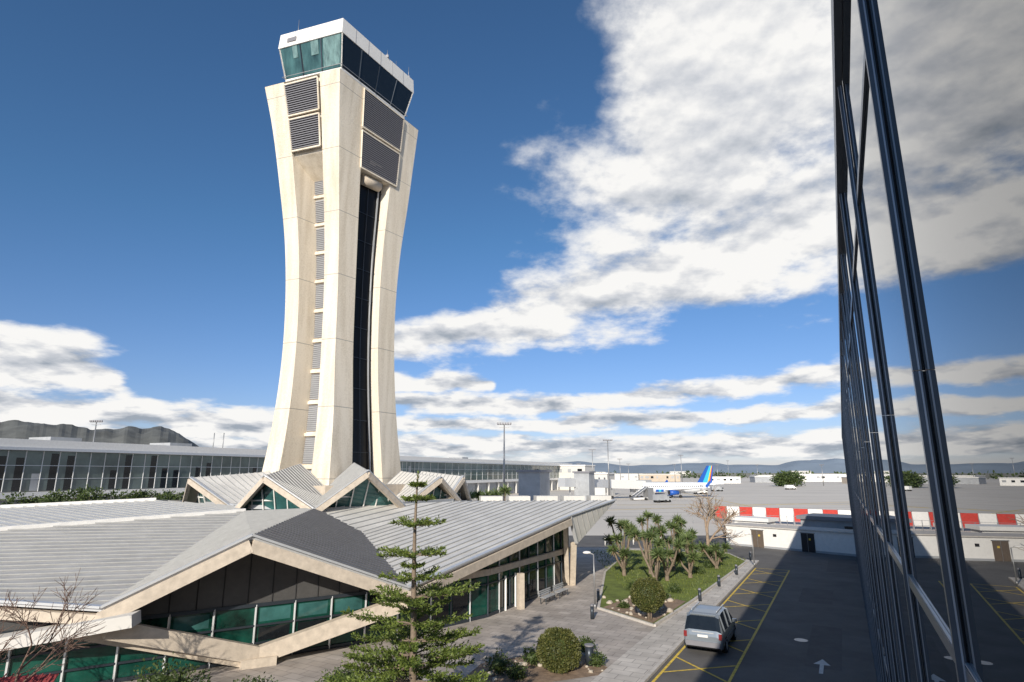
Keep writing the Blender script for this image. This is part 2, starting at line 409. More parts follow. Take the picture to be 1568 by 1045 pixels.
# ------------------------------------------------------------ control tower
zs_k=[0,8,14,20,26,32,38,44,48.5]
Nk=[(-15.2,50.8),(-15.7,52.2),(-16.0,53.2),(-16.4,53.8),(-16.6,54.0),(-16.8,53.8),(-17.0,53.2),(-17.1,52.3),(-17.1,51.5)]
Lk=[(-24.2,54.7),(-23.1,55.5),(-22.5,56.0),(-22.25,56.2),(-22.4,56.2),(-22.9,56.0),(-23.8,55.6),(-24.8,55.0),(-25.8,54.5)]
Rk=[(-10.7,63.2),(-11.2,62.0),(-11.8,61.0),(-12.2,60.4),(-12.3,60.2),(-12.1,60.5),(-11.6,61.0),(-11.25,61.8),(-11.0,62.5)]
def interp(K,z):
    i=0
    while i<len(zs_k)-2 and z>zs_k[i+1]: i+=1
    z0,z1=zs_k[i],zs_k[i+1]; h=z1-z0; t=(z-z0)/h
    p0=V(K[i]);p1=V(K[i+1])
    m0=(p1-V(K[i-1]))/(z1-zs_k[i-1]) if i>0 else (p1-p0)/h
    m1=(V(K[i+2])-p0)/(zs_k[i+2]-z0) if i+2<len(K) else (p1-p0)/h
    t2=t*t;t3=t2*t
    return p0*(2*t3-3*t2+1)+m0*h*(t3-2*t2+t)+p1*(-2*t3+3*t2)+m1*h*(t3-t2)
def F(a,bb,z):
    n=interp(Nk,z);l=interp(Lk,z);r=interp(Rk,z); p=n+(l-n)*a+(r-n)*bb
    return V((p.x,p.y,z))
tower=empty('control_tower')
def loft(b,a0,a1,b0,b1,z0,z1,ks,n=40):
    prev=None
    for i in range(n+1):
        z=z0+(z1-z0)*i/n
        ring=[F(a0,b0,z),F(a1,b0,z),F(a1,b1,z),F(a0,b1,z)]
        if prev:
            for j in range(4):
                k=(j+1)%4; b.face([prev[j],prev[k],ring[k],ring[j]],ks[j])
        else: b.face(ring[::-1],ks[0])
        prev=ring
    b.face(prev,ks[0])
b=MB(); c4=['conc']*4
ztop=48.4
loft(b,0,.26,0,.28,0,ztop,c4); loft(b,.74,1,0,.28,0,ztop,c4); loft(b,0,.26,.70,1,0,ztop,c4); loft(b,.74,1,.70,1,0,ztop,c4)
b.build('piers',tower)
b=MB(); loft(b,.14,.86,.265,.86,0,40.6,['conc','dark','conc','shaft'])
loft(b,.03,.97,.03,.97,40.6,48.3,['conc']*4,12)
b.face([F(.26,.03,40.6),F(.74,.03,40.6),F(.74,.262,38.8),F(.26,.262,38.8)],'conc')
b.build('core',tower)
b=MB()
z=6.6
while z<38.0:
    zz0,zz1=z+.35,z+2.75
    p=F(.30,.262,zz0);q=F(.735,.262,zz0);r=F(.735,.262,zz1);s_=F(.30,.262,zz1)
    n=(q-p).cross(s_-p).normalized()
    if n.y>0:n=-n
    b.face([p+n*.02,q+n*.02,r+n*.02,s_+n*.02],'shedgrey')
    zz=zz0
    while zz<zz1:
        b.beam(F(.30,.262,zz)+n*.06,F(.735,.262,zz)+n*.06,.05,.07,'louvre'); zz+=.2
    b.beam(F(.26,.25,z),F(.74,.25,z),.2,.3,'conc')
    z+=3.05
b.build('stair_louvres',tower)
b=MB()
def louvres(P,Q,zA,zB,out):
    b.face([P(zA)+out*.03,Q(zA)+out*.03,Q(zB)+out*.03,P(zB)+out*.03],'dark')
    z=zA
    while z<zB:
        p=P(z)+out*.12;q=Q(z)+out*.12
        b.beam(p,q,.12,.10,'louvre'); z+=.23
    for X in(P,Q): b.beam(X(zA)+out*.12,X(zB)+out*.12,.14,.14,'conc')
    b.beam(P(zA)+out*.12,Q(zA)+out*.12,.16,.16,'conc'); b.beam(P(zB)+out*.12,Q(zB)+out*.12,.16,.16,'conc')
outL=V((-.36,-.93,0)); outR=V((.878,-.4787,0))
for (za,zb) in ((41.0,44.3),(44.7,48.0)):
    louvres(lambda z:F(.28,.0,z),lambda z:F(.73,.0,z),za,zb,outL)
for (za,zb) in ((39.6,43.6),(44.0,48.2)):
    louvres(lambda z:F(-.0,.27,z),lambda z:F(-.0,.78,z),za,zb,outR)
p=[F(.2,.28,39.5),F(0,.28,39.5),F(0,.76,39.5),F(.2,.76,39.5)]
q=[F(.2,.28,41),F(0,.28,41),F(0,.76,41),F(.2,.76,41)]
b.hexa(p+q,'conc')
b.build('head_louvres',tower)
b=MB()
for bb,w,k in ((.36,.10,'shedgrey'),(.50,.05,'frame'),(.64,.14,'shedgrey')):
    for i in range(24):
        z0=6+i*1.42; b.beam(F(.12,bb,z0),F(.12,bb,z0+1.42),w,w,k)
z=8.0
while z<39:
    b.beam(F(.128,.28,z),F(.128,.70,z),.04,.05,'frame'); z+=3.05
b.cyl(F(.09,.38,38.9),F(.09,.62,39.0),.55,.55,'beige',16)
b.build('lift_shaft_glazing',tower)
b=MB()
def quad(N,L,Rr): 
    N=V(N);L=V(L);Rr=V(Rr);B=L+Rr-N
    return [V((p.x,p.y,0)) for p in (N,L,B,Rr)]
def inset(q,d):
    c=sum(q,V())/4; return [p+(c-p).normalized()*d for p in q]
topq=quad((-17.1,51.4),(-24.5,53.9),(-11.5,61.4))
def at(q,z,d=0): return [V((p.x,p.y,z)) for p in inset(q,d)]
def band(q0,q1,k):
    for i in range(4):
        j=(i+1)%4; b.face([q0[i],q0[j],q1[j],q1[i]],k)
b0=at(topq,48.3,1.0); b1=at(topq,49.2,1.0)
band(b0,b1,'white')
headq=[F(0,0,48.4),F(1,0,48.4),F(1,1,48.4),F(0,1,48.4)]
b.face([V((p.x,p.y,48.42)) for p in headq],'white')
g1=at(topq,52.5,.15); band(b1,g1,'cab')
band(g1,at(topq,52.5,0),'white')
band(at(topq,52.5,0),at(topq,54.2,.12),'white'); b.face(at(topq,54.2,.12),'white')
for i,nn in ((0,4),(3,6)):
    j=(i+1)%4
    A0=at(topq,52.5,0);A1=at(topq,54.2,.12)
    for s in range(1,nn):
        f=s/nn; p=A0[i].lerp(A0[j],f);q=A1[i].lerp(A1[j],f); o=(p-V((-18,57.5,p.z))).normalized()*.004
        b.beam(p+o,q+o,.03,.03,'louvre')
for i,nn in ((0,3),(3,4),(1,4),(2,3)):
    j=(i+1)%4
    for s in range(nn+1):
        f=s/nn; p=b1[i].lerp(b1[j],f);q=g1[i].lerp(g1[j],f); b.beam(p,q,.13,.13,'white' if s in(0,nn) else 'frame')
i,j=3,0
o=outR*.02
b.face([b1[i]+o,b1[j]+o,g1[j]+o,g1[i]+o],'dglass')
o=outL*.02
for f0,f1,h0 in ((.03,.30,.1),(.38,.5,.55),(.72,.8,.6)):
    b.face([b1[0].lerp(b1[1],f0).lerp(g1[0].lerp(g1[1],f0),h0)+o,b1[0].lerp(b1[1],f1).lerp(g1[0].lerp(g1[1],f1),h0)+o,g1[0].lerp(g1[1],f1)+o,g1[0].lerp(g1[1],f0)+o],'cabp')
rl=at(b1,49.35,-.35)
for i in range(4): b.beam(rl[i],rl[(i+1)%4],.04,.04,'steel')
for (f,g,h) in ((.85,.1,2.4),(.8,.2,1.1),(.15,.1,1.2),(.5,.5,3.0),(.1,.8,1.3),(.05,.95,1.6),(.6,.3,.9),(.3,.15,.7),(.02,.6,1.0)):
    p=topq[0]+(topq[1]-topq[0])*f+(topq[3]-topq[0])*g; p=V((p.x,p.y,54.2)); b.cyl(p,p+V((0,0,h)),.04,.02,'steel',6); b.box(p+V((0,0,.15)),(.3,.3,.3),'louvre')
b.box(topq[0].lerp(topq[1],.8)+V((.1,-.02,53.2))+outL*.02,(1.1,.1,.45),'louvre',-.33)
b.build('control_cab',tower)

# ------------------------------------------------------------ folded roof terminal
term=empty('folded_roof_terminal')
def seams(b,tri,d,sp,k,w=.05,h=.06):
    d=V((d[0],d[1])).normalized(); n=V((-d.y,d.x)); P=[V(p) for p in tri]
    s=[n.dot(V((p.x,p.y))) for p in P]
    c=math.ceil(min(s)/sp)*sp
    while c<max(s):
        hits=[]
        for i in range(3):
            j=(i+1)%3
            if (s[i]-c)*(s[j]-c)<0: hits.append(P[i].lerp(P[j],(c-s[i])/(s[j]-s[i])))
        if len(hits)==2 and (hits[0]-hits[1]).length>.1:
            up=V((0,0,h*.5+.002)); b.beam(hits[0]+up,hits[1]+up,w,h,k)
        c+=sp
def roof(b,tris,d,kt,ks,sp=.55,th=.16,kb='beige'):
    for t in tris:
        b.slab(t,th,kt,kb,'alu'); seams(b,t,d,sp,ks)
P=V((-12.2,29.1,6.3)); L=V((-17.4,26.9,3.6)); V0=V((-5.5,33.6,3.2)); N=V((-14.6,45.6,6.6)); T=V((4.6,49.0,5.8)); Rr=V((9.2,54.7,6.75)); K=V((-5.4,53.5,6.7)); Mm=V((-10.6,43.8,5.05))
A2=V((-18.9,43.5,6.5)); A3=V((-33.0,31.4,5.8)); A4=V((-27.5,25.2,4.6)); G3r=V((-9.5,50,6.65)); Bq=V((5.2,50,3.6))
b=MB()
dA=(P-L)
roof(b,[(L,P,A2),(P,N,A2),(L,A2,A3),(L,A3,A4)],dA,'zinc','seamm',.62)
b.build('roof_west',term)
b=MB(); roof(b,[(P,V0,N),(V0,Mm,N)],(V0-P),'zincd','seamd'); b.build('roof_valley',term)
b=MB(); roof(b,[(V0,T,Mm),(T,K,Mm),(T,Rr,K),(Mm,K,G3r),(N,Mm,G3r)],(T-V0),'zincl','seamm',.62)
b.slab([T,Bq,Rr],.1,'zincl','zincl','alu')
for i in range(1,9):
    f=i/9; p=T.lerp(Rr,f); q=Bq.lerp(Rr,f); o=V((.78,-.62,0))*.04; b.beam(p+o,q+o,.04,.04,'seamm')
roof(b,[(K,Rr,V((10,66,5.6))),(K,V((10,66,5.6)),V((-5,66,6.2)))],(0.3,1),'zincl','seamm')
for i in range(5):
    b.beam((-3+i*2.6,57.5+i*.4,6.75),(-1+i*2.6,57.8+i*.4,6.75),1.6,.5,'cream')
b.build('roof_east',term)
b=MB()
D0=V((-36.7,44,6.7));D1=V((-28.5,49,7.0));D2=V((-22,48.6,6.6))
off=V((0,0,-.02))
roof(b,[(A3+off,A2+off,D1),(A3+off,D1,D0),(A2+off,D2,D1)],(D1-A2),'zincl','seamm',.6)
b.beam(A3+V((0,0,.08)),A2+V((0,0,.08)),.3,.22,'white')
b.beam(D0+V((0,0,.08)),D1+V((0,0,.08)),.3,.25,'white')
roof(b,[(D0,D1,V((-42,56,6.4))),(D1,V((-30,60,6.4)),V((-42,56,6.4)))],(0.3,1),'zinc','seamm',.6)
b.build('roof_north_west',term)
def gable(name,ap,ll,rl_,back,kl='zinc',kr='zinc',sk='seamm'):
    b=MB(); ap=V(ap);ll=V(ll);rl_=V(rl_);back=V(back)
    d=back-ap
    lb=ll+V((d.x,d.y,0));rb_=rl_+V((d.x,d.y,0))
    roof(b,[(ap,ll,lb),(ap,lb,back)],ll-ap,kl,sk,.5)
    roof(b,[(ap,back,rb_),(ap,rb_,rl_)],rl_-ap,kr,sk,.5)
    dn=V((0,0,-.28)); f=-d.normalized()*.05; f.z=0
    b.beam(ap+dn+f,ll+dn+f,.30,.40,'beige'); b.beam(ap+dn+f,rl_+dn+f,.30,.40,'beige')
    b.beam(ap+V((0,0,.05)),ll+V((0,0,.05)),.25,.08,'alu'); b.beam(ap+V((0,0,.05)),rl_+V((0,0,.05)),.25,.08,'alu')
    inn=V((d.x,d.y,0)).normalized()*.9
    a2=ap+inn-V((0,0,.5)); l2=ll+inn-V((0,0,.2)); r2=rl_+inn-V((0,0,.2))
    l3=V((l2.x,l2.y,l2.z-1.2));r3=V((r2.x,r2.y,r2.z-1.2))
    b.face([l3,r3,r2,a2,l2],'teal')
    fr=-inn.normalized()*.05
    am=((a2-l2).dot(r2-l2))/((r2-l2).length_squared)
    for f_ in (.2,.35,.5,.65,.8):
        p=l3.lerp(r3,f_)
        top=l2.lerp(a2,f_/am) if f_<am else a2.lerp(r2,(f_-am)/(1-am))
        b.beam(p+fr,top+fr,.08,.08,'white')
    b.beam(l2.lerp(a2,.4)+fr,r2.lerp(a2,.4)+fr,.08,.1,'white')
    b.beam(l2+fr,r2+fr,.08,.12,'white')
    b.build(name,term)
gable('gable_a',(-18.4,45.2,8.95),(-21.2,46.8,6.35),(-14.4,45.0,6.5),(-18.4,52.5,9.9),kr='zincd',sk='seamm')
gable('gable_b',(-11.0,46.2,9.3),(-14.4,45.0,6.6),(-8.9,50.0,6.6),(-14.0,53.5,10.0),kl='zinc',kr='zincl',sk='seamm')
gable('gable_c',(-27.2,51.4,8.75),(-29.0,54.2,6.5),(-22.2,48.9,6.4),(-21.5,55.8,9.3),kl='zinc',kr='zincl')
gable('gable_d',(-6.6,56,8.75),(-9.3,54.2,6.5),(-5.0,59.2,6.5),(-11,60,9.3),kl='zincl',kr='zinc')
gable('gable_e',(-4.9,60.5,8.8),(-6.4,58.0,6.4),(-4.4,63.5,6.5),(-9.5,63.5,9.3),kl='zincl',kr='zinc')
b=MB()
hexp=[(-20,47),(-14.4,46),(-9.5,50.5),(-5.5,58),(-6,66),(-20,68),(-28,60),(-26,52)]
b.slab([V((x,y,6.75)) for x,y in hexp],.3,'zinc','beige','alu')
b.slab([V((x*.6-.4*17,y*.6+.4*57,8.1)) for x,y in hexp],1.4,'zinc','beige','beige')
b.build('drum_roof',term)
b=MB()
dn=V((0,0,-.46))
b.beam(P+dn,L+dn,.35,.58,'beige'); b.beam(P+dn,V0+dn,.35,.58,'beige'); b.beam(V0+dn,T+dn,.4,.5,'beige')
b.beam(L+dn,A4+dn,.3,.4,'beige')
for a_,c_ in ((P,L),(P,V0),(V0,T),(L,A4),(T,Bq),(T,Rr)):
    b.beam(a_+V((0,0,.03)),c_+V((0,0,.03)),.30,.10,'alu')
b.beam(L+V((.2,.3,-.9)),(-12.3,31.3,.55),.5,.75,'beige'); b.beam((-12.3,31.3,.55),V0+V((-.2,.4,-.8)),.5,.75,'beige')
b.beam((-19.0,27.2,2.6),(-12.8,31.0,.3),.35,.4,'beige')
b.box((-12.3,31.3,.25),(1.6,.9,.5),'beige',.5)
b.beam((-15.9,27.0,3.15),(-22.6,25.6,2.2),1.0,.5,'cream')
b.beam(Bq+V((-.2,.5,-.1)),(5.0,52.2,.1),.45,.6,'beige'); b.beam(T+V((-.3,.9,-.6)),(4.6,52.3,.1),.35,.45,'beige')
b.build('concrete_frame',term)
b=MB()
W0=V((-26.0,23.35,0)); W1=V((-5.9,36.5,0)); wd=(W1-W0); wl=wd.length; wu=wd/wl; wn=V((wu.y,-wu.x,0))
def W(s,z,o=0): return W0+wu*s+V((0,0,z))+wn*o
def Sx(x): return (x-W0.x)/wu.x
sL,sP,sR=Sx(-17.4)+.4,Sx(-12.9),Sx(-5.9)
b.face([W(sL,2.7),W(sR,2.7),W(sR,3.3),W(sP,5.95),W(sL,3.6)],'darkpanel')
s=sL
while s<sR:
    h=3.5+(5.9-3.5)*(s-sL)/(sP-sL) if s<sP else 5.9+(3.3-5.9)*(s-sP)/(sR-sP)
    b.beam(W(s,2.7,.02),W(s,h-.1,.02),.04,.04,'dark'); s+=1.15
b.face([W(0,.1),W(sR,.1),W(sR,2.7),W(0,2.7)],'green')
for z,hh in ((2.68,.16),(1.72,.09),(.9,.09),(.2,.16)): b.beam(W(0,z,.05),W(sR,z,.05),.1,hh,'frame')
s=.5
while s<sR:
    b.beam(W(s,.1,.06),W(s,2.7,.06),.09,.09,'alu'); s+=1.9
for zz in (1.3,2.2):
    s=.6
    while s<sR-1.9:
        q_=random.random()
        if q_<.55: b.face([W(s+.1,zz-.33,.012),W(s+1.6,zz-.33,.012),W(s+1.6,zz+.3,.012),W(s+.1,zz+.3,.012)],'teal' if q_<.12 else 'dglass')
        s+=1.9
b.cyl((-21.8,24.9,0),(-21.8,24.9,3.2),.16,.16,'white',12)
b.face([W(0,2.7),W(sL,2.7),W(sL,3.5),W(0,4.2)],'darkpanel')
b.build('gable_wall',term)
b=MB()
wp=[V((-5.9,36.5,0)),V((-1.6,41.0,0)),V((4.7,52.4,0))]
def roofz(x,y): return 3.2-.01*(x+5.5)+.176*(y-33.6)-.22
for a_,c_ in ((wp[0],wp[1]),(wp[1],wp[2])):
    za=roofz(a_.x,a_.y);zc=roofz(c_.x,c_.y); u=(c_-a_).normalized(); nn=V((u.y,-u.x,0)); Ln=(c_-a_).length
    b.face([a_,c_,V((c_.x,c_.y,zc)),V((a_.x,a_.y,za))],'green')
    b.beam(a_+V((0,0,2.85))+nn*.12,c_+V((0,0,2.85))+nn*.12,.24,.38,'beige')
    b.beam(a_+V((0,0,.2))+nn*.03,c_+V((0,0,.2))+nn*.03,.12,.2,'frame')
    n=int(Ln/1.35)
    for i in range(n+1):
        p=a_+u*(Ln*i/n)+nn*.05; b.beam(p,V((p.x,p.y,za+(zc-za)*i/n)),.09,.1,'alu' if i%2 else 'frame')
        if i<n and random.random()<.6:
            p2=a_+u*(Ln*(i+.9)/n)+nn*.012; p1=a_+u*(Ln*(i+.1)/n)+nn*.012; b.face([p1+V((0,0,.35)),p2+V((0,0,.35)),p2+V((0,0,2.0)),p1+V((0,0,2.0))],'dglass')
    b.beam(a_+V((0,0,2.1))+nn*.05,c_+V((0,0,2.1))+nn*.05,.07,.08,'frame')
for l in (2.2,3.6): 
    p=wp[1]+(wp[2]-wp[1]).normalized()*l+V((.1,-.05,0)); 
    b.beam(p,p+V((0,0,2.3)),.12,.12,'white')
b.box((0.6,43.3,1.2),(.4,.35,2.4),'beige',.5)
b.face([wp[2],V((-2,56,0)),V((-2,56,6)),V((wp[2].x,wp[2].y,6))],'beige')
b.build('glazed_wall',term)
b=MB()
b.face([V((p[0],p[1],.4)) for p in ((-26,24),(-6,37),(4,53),(-5,60),(-30,56),(-40,40))],'dark'); b.build('floor_slab',term)

# ------------------------------------------------------------ long pier terminal behind
pt=empty('terminal_pier_building')
b=MB()
S=V((-92,50,0)); E=V((33,345,0)); u=(E-S).normalized(); nn=V((u.y,-u.x,0)); Ln=(E-S).length
def Q(l,z,o=0): return S+u*l+nn*o+V((0,0,z))
def bx(l0,l1,o0,o1,z0,z1,k):
    b.hexa([Q(l0,z0,o0),Q(l0,z0,o1),Q(l1,z0,o1),Q(l1,z0,o0),Q(l0,z1,o0),Q(l0,z1,o1),Q(l1,z1,o1),Q(l1,z1,o0)],k)
bx(0,Ln,-25,0,6.3,12.4,'pierglass')
bx(-2,Ln+2,-26,.9,12.45,14.1,'white'); bx(-2,Ln+2,.9,1.1,12.45,12.9,'alu')
bx(0,Ln,-25,.8,5.2,6.25,'white'); bx(0,Ln,-24,-.5,0,5.15,'shedgrey')
l=0
while l<Ln:
    b.beam(Q(l,6.3,.04),Q(l,12.4,.04),.1,.08,'alu'); l+=2.4 if l<160 else 5
l=1.2
while l<160:
    if random.random()<.5: 
        h_=rnd(8,12.2); b.face([Q(l,6.4,.006),Q(l+1.1,6.4,.006),Q(l+1.1,h_,.006),Q(l,h_,.006)],'dglass' if random.random()<.6 else 'shedgrey')
    l+=2.4
for z in (8.2,10.2): b.beam(Q(0,z,.03),Q(Ln,z,.03),.06,.08,'alu')
l=0
while l<Ln:
    b.box(Q(l,2.6,.2),(.7,.7,5.1),'cream'); l+=9.6
for l in (52,74,130,200): 
    bx(l,l+5,-12,-6,14.15,15.0,'shedgrey')
b.build('pier_hall',pt)
def bldg(name,x,y,w,d,h,k='cream',rot=0.0,rows=1,kr='white'):
    b=MB(); b.box((x,y,h/2),(w,d,h),k,rot); b.box((x,y,h+.25),(w+.8,d+.8,.5),kr,rot)
    ca,sa=math.cos(rot),math.sin(rot)
    for r in range(rows):
        z=h*(r+.6)/rows; nw=max(2,int(w/5))
        for i in range(nw):
            if random.random()<.25: continue
            lx=-w/2+w*(i+.5)/nw; c=V((x+lx*ca+(d/2+.03)*sa,y+lx*sa-(d/2+.03)*ca,z)); b.box(c,(w/nw*rnd(.3,.7),.05,h/rows*.3),random.choice(['dglass','shedgrey']),rot)
    b.build(name)
bldg('stair_tower_block',4.9,134,5.2,5,9.2,'shedgrey',-.5,1,'louvre')
bldg('stair_tower_block',23.8,200,5.2,5,9.0,'shedgrey',-.5,1,'louvre')
bldg('terminal_end_block',34,330,18,14,12.5,'cream',-.5,2)
bldg('terminal_end_block',36,250,10,9,8.5,'cream',-.5,1)
b=MB()
b.beam((16,196,6),(34,214,5.2),3,2.8,'alu'); b.beam((34,214,5.2),(48,224,4.6),3.2,3,'white'); b.box((49,226,4.6),(4,4,3.6),'shedgrey',.6)
for (x,y) in ((20,200),(34,214),(44,221)): b.beam((x-1,y,0),(x-1,y,4.5),.4,.4,'steel');b.beam((x+1,y,0),(x+1,y,4.5),.4,.4,'steel');b.box((x,y,.7),(3,1.2,.8),'tyre')
for i in range(8): b.beam((17+i*2.2,197+i*2.2,4.6),(17+i*2.2,197+i*2.2,7.4),.15,3.1,'steel')
b.build('jet_bridge')
b=MB()
b.beam((40,205,.4),(46,208,4.2),1.6,.4,'steel'); b.beam((40,205,1.4),(46,208,5.2),.1,.1,'white'); b.beam((41,203.6,1.4),(47,206.6,5.2),.1,.1,'white')
b.box((46.5,208,2),(2.4,2.4,4),'steel',.5); b.box((43,206.5,.5),(6,2.2,.6),'white',.46)
for x in (41,45): b.cyl((x,204.5,.4),(x,208,.4),.4,.4,'tyre',12)
b.build('boarding_stairs')

# ------------------------------------------------------------ airliner
def airliner(pos,rot,name):
    b=MB(); ca,sa=math.cos(rot),math.sin(rot)
    def X(x,y,z): return V((pos[0]+x*ca-y*sa,pos[1]+x*sa+y*ca,z))
    st=[(-17,.1,3.2),(-16.6,.7,3.2),(-15.8,1.25,3.35),(-14.5,1.7,3.5),(-12.5,1.95,3.6),(8,1.95,3.6),(12,1.6,3.9),(15,1.0,4.4),(17.5,.35,4.9)]
    n=18; prev=None
    for (x,r,zc) in st:
        ring=[X(x,r*math.cos(2*math.pi*i/n),zc+r*math.sin(2*math.pi*i/n)) for i in range(n)]
        if prev:
            for i in range(n):
                j=(i+1)%n; b.face([prev[i],prev[j],ring[j],ring[i]],'bwhite',True)
        prev=ring
    for s in(-1,1):
        w=[X(-4,s*1.7,2.8),X(3,s*1.7,2.8),X(6,s*16,4.0),X(4.4,s*16,4.0)]
        b.slab([p+V((0,0,.3)) for p in w],.35,'bwhite'); b.beam(X(4.6,s*16,4.2),X(6.2,s*16.2,6.0),.15,.9,'blue')
        b.cyl(X(-4.2,s*5.6,2.0),X(-.6,s*5.6,2.0),1.0,.75,'blue',16); b.cyl(X(-4.25,s*5.6,2.0),X(-4.2,s*5.6,2.0),.85,.85,'dark',16)
        b.slab([X(12.5,s*.8,4.6),X(15.5,s*.6,4.7),X(17.6,s*6,5.1),X(16.2,s*6,5.1)],.2,'bwhite')
        for i in range(30):
            if i in(14,15): continue
            x=-12.6+i*.82; b.box(X(x,s*1.935,4.15),(.28,.1,.4),'dark',rot)
        for x in (-13.6,10.6): b.box(X(x,s*1.9,3.9),(.85,.1,1.8),'alu',rot)
        b.cyl(X(1.2,s*3.4,.55),X(1.2,s*4.0,.55),.55,.55,'tyre',14); b.beam(X(1.2,s*3.6,.5),X(1.2,s*3.4,2.6),.25,.25,'steel')
    b.cyl(X(-12.4,-.3,.4),X(-12.4,.3,.4),.4,.4,'tyre',12); b.beam(X(-12.4,0,.4),X(-12.4,0,2.2),.2,.2,'steel')
    b.box(X(-16.1,0,3.95),(.7,1.5,.4),'dark',rot)
    def fin(f0,f1,k):
        p=[]
        for yy in(-.16,.16):
            p+= [X(10.2+6.0*f0,yy,5.3),X(10.2+6.0*f1,yy,5.3),X(14.6+2.6*f1,yy,11.6),X(14.6+2.6*f0,yy,11.6)]
        b.hexa(p,k)
    for f0,f1,k in ((0,.35,'blue'),(.35,.68,'cyan'),(.68,.78,'yellow'),(.78,.86,'red'),(.86,1,'blue')): fin(f0,f1,k)
    for x,k in ((-7,'blue'),(-6,'cyan'),(-5,'blue')):
        b.box(X(x,-1.85,2.6),(.9,.5,.8),k,rot)
    b.build(name)
airliner((59.5,226,0),R(12),'airliner')
def truck(x,y,rot,k='white',L=5):
    b=MB(); ca,sa=math.cos(rot),math.sin(rot)
    def X(a,c,z): return V((x+a*ca-c*sa,y+a*sa+c*ca,z))
    b.box(X(0,0,1.55),(L,2.2,1.7),k,rot); b.box(X(L/2+.9,0,1.2),(1.6,2.1,1.4),k,rot); b.box(X(L/2+1.3,0,1.55),(1.0,2.14,.5),'dglass',rot)
    for a in(-L/3,L/3,L/2+1): b.cyl(X(a,-1.1,.45),X(a,1.1,.45),.45,.45,'tyre',12)
    b.build('service_truck')
for (x,y,r_,k) in ((80,262,.1,'white'),(46,190,.5,'shedgrey'),(150,330,.2,'white'),(100,300,0,'shedgrey')): truck(x,y,r_,k,4)

# distant buildings & hills
random.seed(21)
for (x,y,w,d,h,k) in ((150,620,40,20,7,'wood'),(262,600,46,20,6,'cream'),(235,560,26,16,5,'shedgrey'),(310,620,60,20,7,'white'),(180,520,26,14,5,'white'),(120,700,60,20,7,'cream'),(430,640,70,20,8,'wood'),(330,520,34,14,5,'white'),(285,500,20,14,5,'wood'),(560,640,60,20,8,'cream')):
    bldg('airport_building',x,y,w,d,h,k,rnd(-.2,.1),1)
for i in range(9):
    bldg('town_building',rnd(60,1000),rnd(1250,1800),rnd(20,60),15,rnd(6,13),random.choice(['cream','shedgrey','wood']),rnd(-.3,.3),2)
b=MB()
for i in range(60):
    x=rnd(-100,1200); leafcloud(b,(x,rnd(950,1120),3),(14,9,6),40,5,'bush',.2,.4)
b.build('distant_treeline_foliage')
def hills(name,az0,az1,D,hf,k,depth=900):
    b=MB(); n=260; rows=[]
    for j in range(9):
        row=[]
        for i in range(n+1):
            az_=az0+(az1-az0)*i/n; a=R(az_); t=j/8; r=D+depth*(t-.5)
            h=hf(az_)*math.sin(min(1,t*1.35)*math.pi*.5 if t<.74 else math.pi*.5)*(1 if t<.8 else (1-t)/.2)
            h+=noise.noise(V((az_*.9,j*.9,D*.01)))*h*.12*(1 if j<6 else .3)
            row.append(V((r*math.sin(a),r*math.cos(a),max(h,-2))))
        rows.append(row)
    for j in range(8):
        for i in range(n): b.face([rows[j][i],rows[j][i+1],rows[j+1][i+1],rows[j+1][i]],k,True)
    b.build(name)
def hl(az):
    h=238+30*noise.noise(V((az*.30,1.3,0)))+14*noise.noise(V((az*.9,4,0)))+6*noise.noise(V((az*2.6,9,0)))
    f=min(1,max(0,(-24.6-az)/6)); return h*(.2+.8*f*f*(3-2*f))
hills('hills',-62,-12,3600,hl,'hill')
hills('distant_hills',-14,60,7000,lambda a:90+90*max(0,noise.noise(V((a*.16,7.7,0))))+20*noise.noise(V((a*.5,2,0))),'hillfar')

# ------------------------------------------------------------ barrier, white service building
e1=V((39.2,118.9,0));e2=V((66,99.5,0)); u=(e2-e1).normalized(); Ln=(e2-e1).length
b=MB(); n=14; nn=V((u.y,-u.x,0))
for i in range(n):
    p=e1+u*(Ln*i/n);q=e1+u*(Ln*(i+.985)/n); k='red' if i%2==0 else 'white'
    b.beam(p+V((0,0,1.65)),q+V((0,0,1.65)),.12,2.3,k); b.beam(p,p+V((0,0,2.9)),.14,.14,'steel')
    b.beam(p+nn*0.6,p+V((0,0,2.2)),.1,.1,'steel')
b.build('red_white_barrier')
b=MB()
for i in range(14):
    p=e1+V((-6,-6,0))+u*(Ln*i/13)*1.05; b.beam(p,p+V((0,0,2.0)),.07,.07,'steel')
for z in(.5,1.2,1.95): b.beam(e1+V((-6,-6,z)),e2+V((-4,-6,z)),.05,.05,'steel')
b.build('security_fence')
s1=V((28,81,0));s2=V((40.5,67.6,0)); u=(s2-s1).normalized(); nb=V((-u.y,u.x,0)); Ln=(s2-s1).length
ra=math.atan2(u.y,u.x)
b=MB(); c=(s1+s2)/2+nb*2
b.box(c+V((0,0,1.2)),(Ln,4,2.4),'white',ra); b.box(c+V((0,0,2.47)),(Ln+.3,4.3,.14),'kerb',ra); b.box(c+V((0,0,.12)),(Ln+.06,4.06,.24),'shedgrey',ra)
for l,k,w,h in ((4.2,'brown',1.5,2.05),(10.3,'dark',1.5,2.1)):
    p=s1+u*l-nb*.03; b.box(p+V((0,0,h/2+.02)),(w,.08,h),k,ra); b.box(p+V((0,0,h+.06)),(w+.2,.12,.08),'steel',ra); b.box(p-nb*.03+V((0,0,h/2)),(.03,.1,h),'steel',ra)
    b.box(p-nb*.05+u*.25+V((0,0,1.45)),(.22,.02,.22),'yellow',ra)
b.box(s1+u*6.4-nb*.04+V((0,0,1.6)),(.4,.06,.3),'dark',ra)
b.build('white_service_building')
bldg('utility_shed',47,88,9,6,2.6,'shedgrey',-.8,1,'louvre')
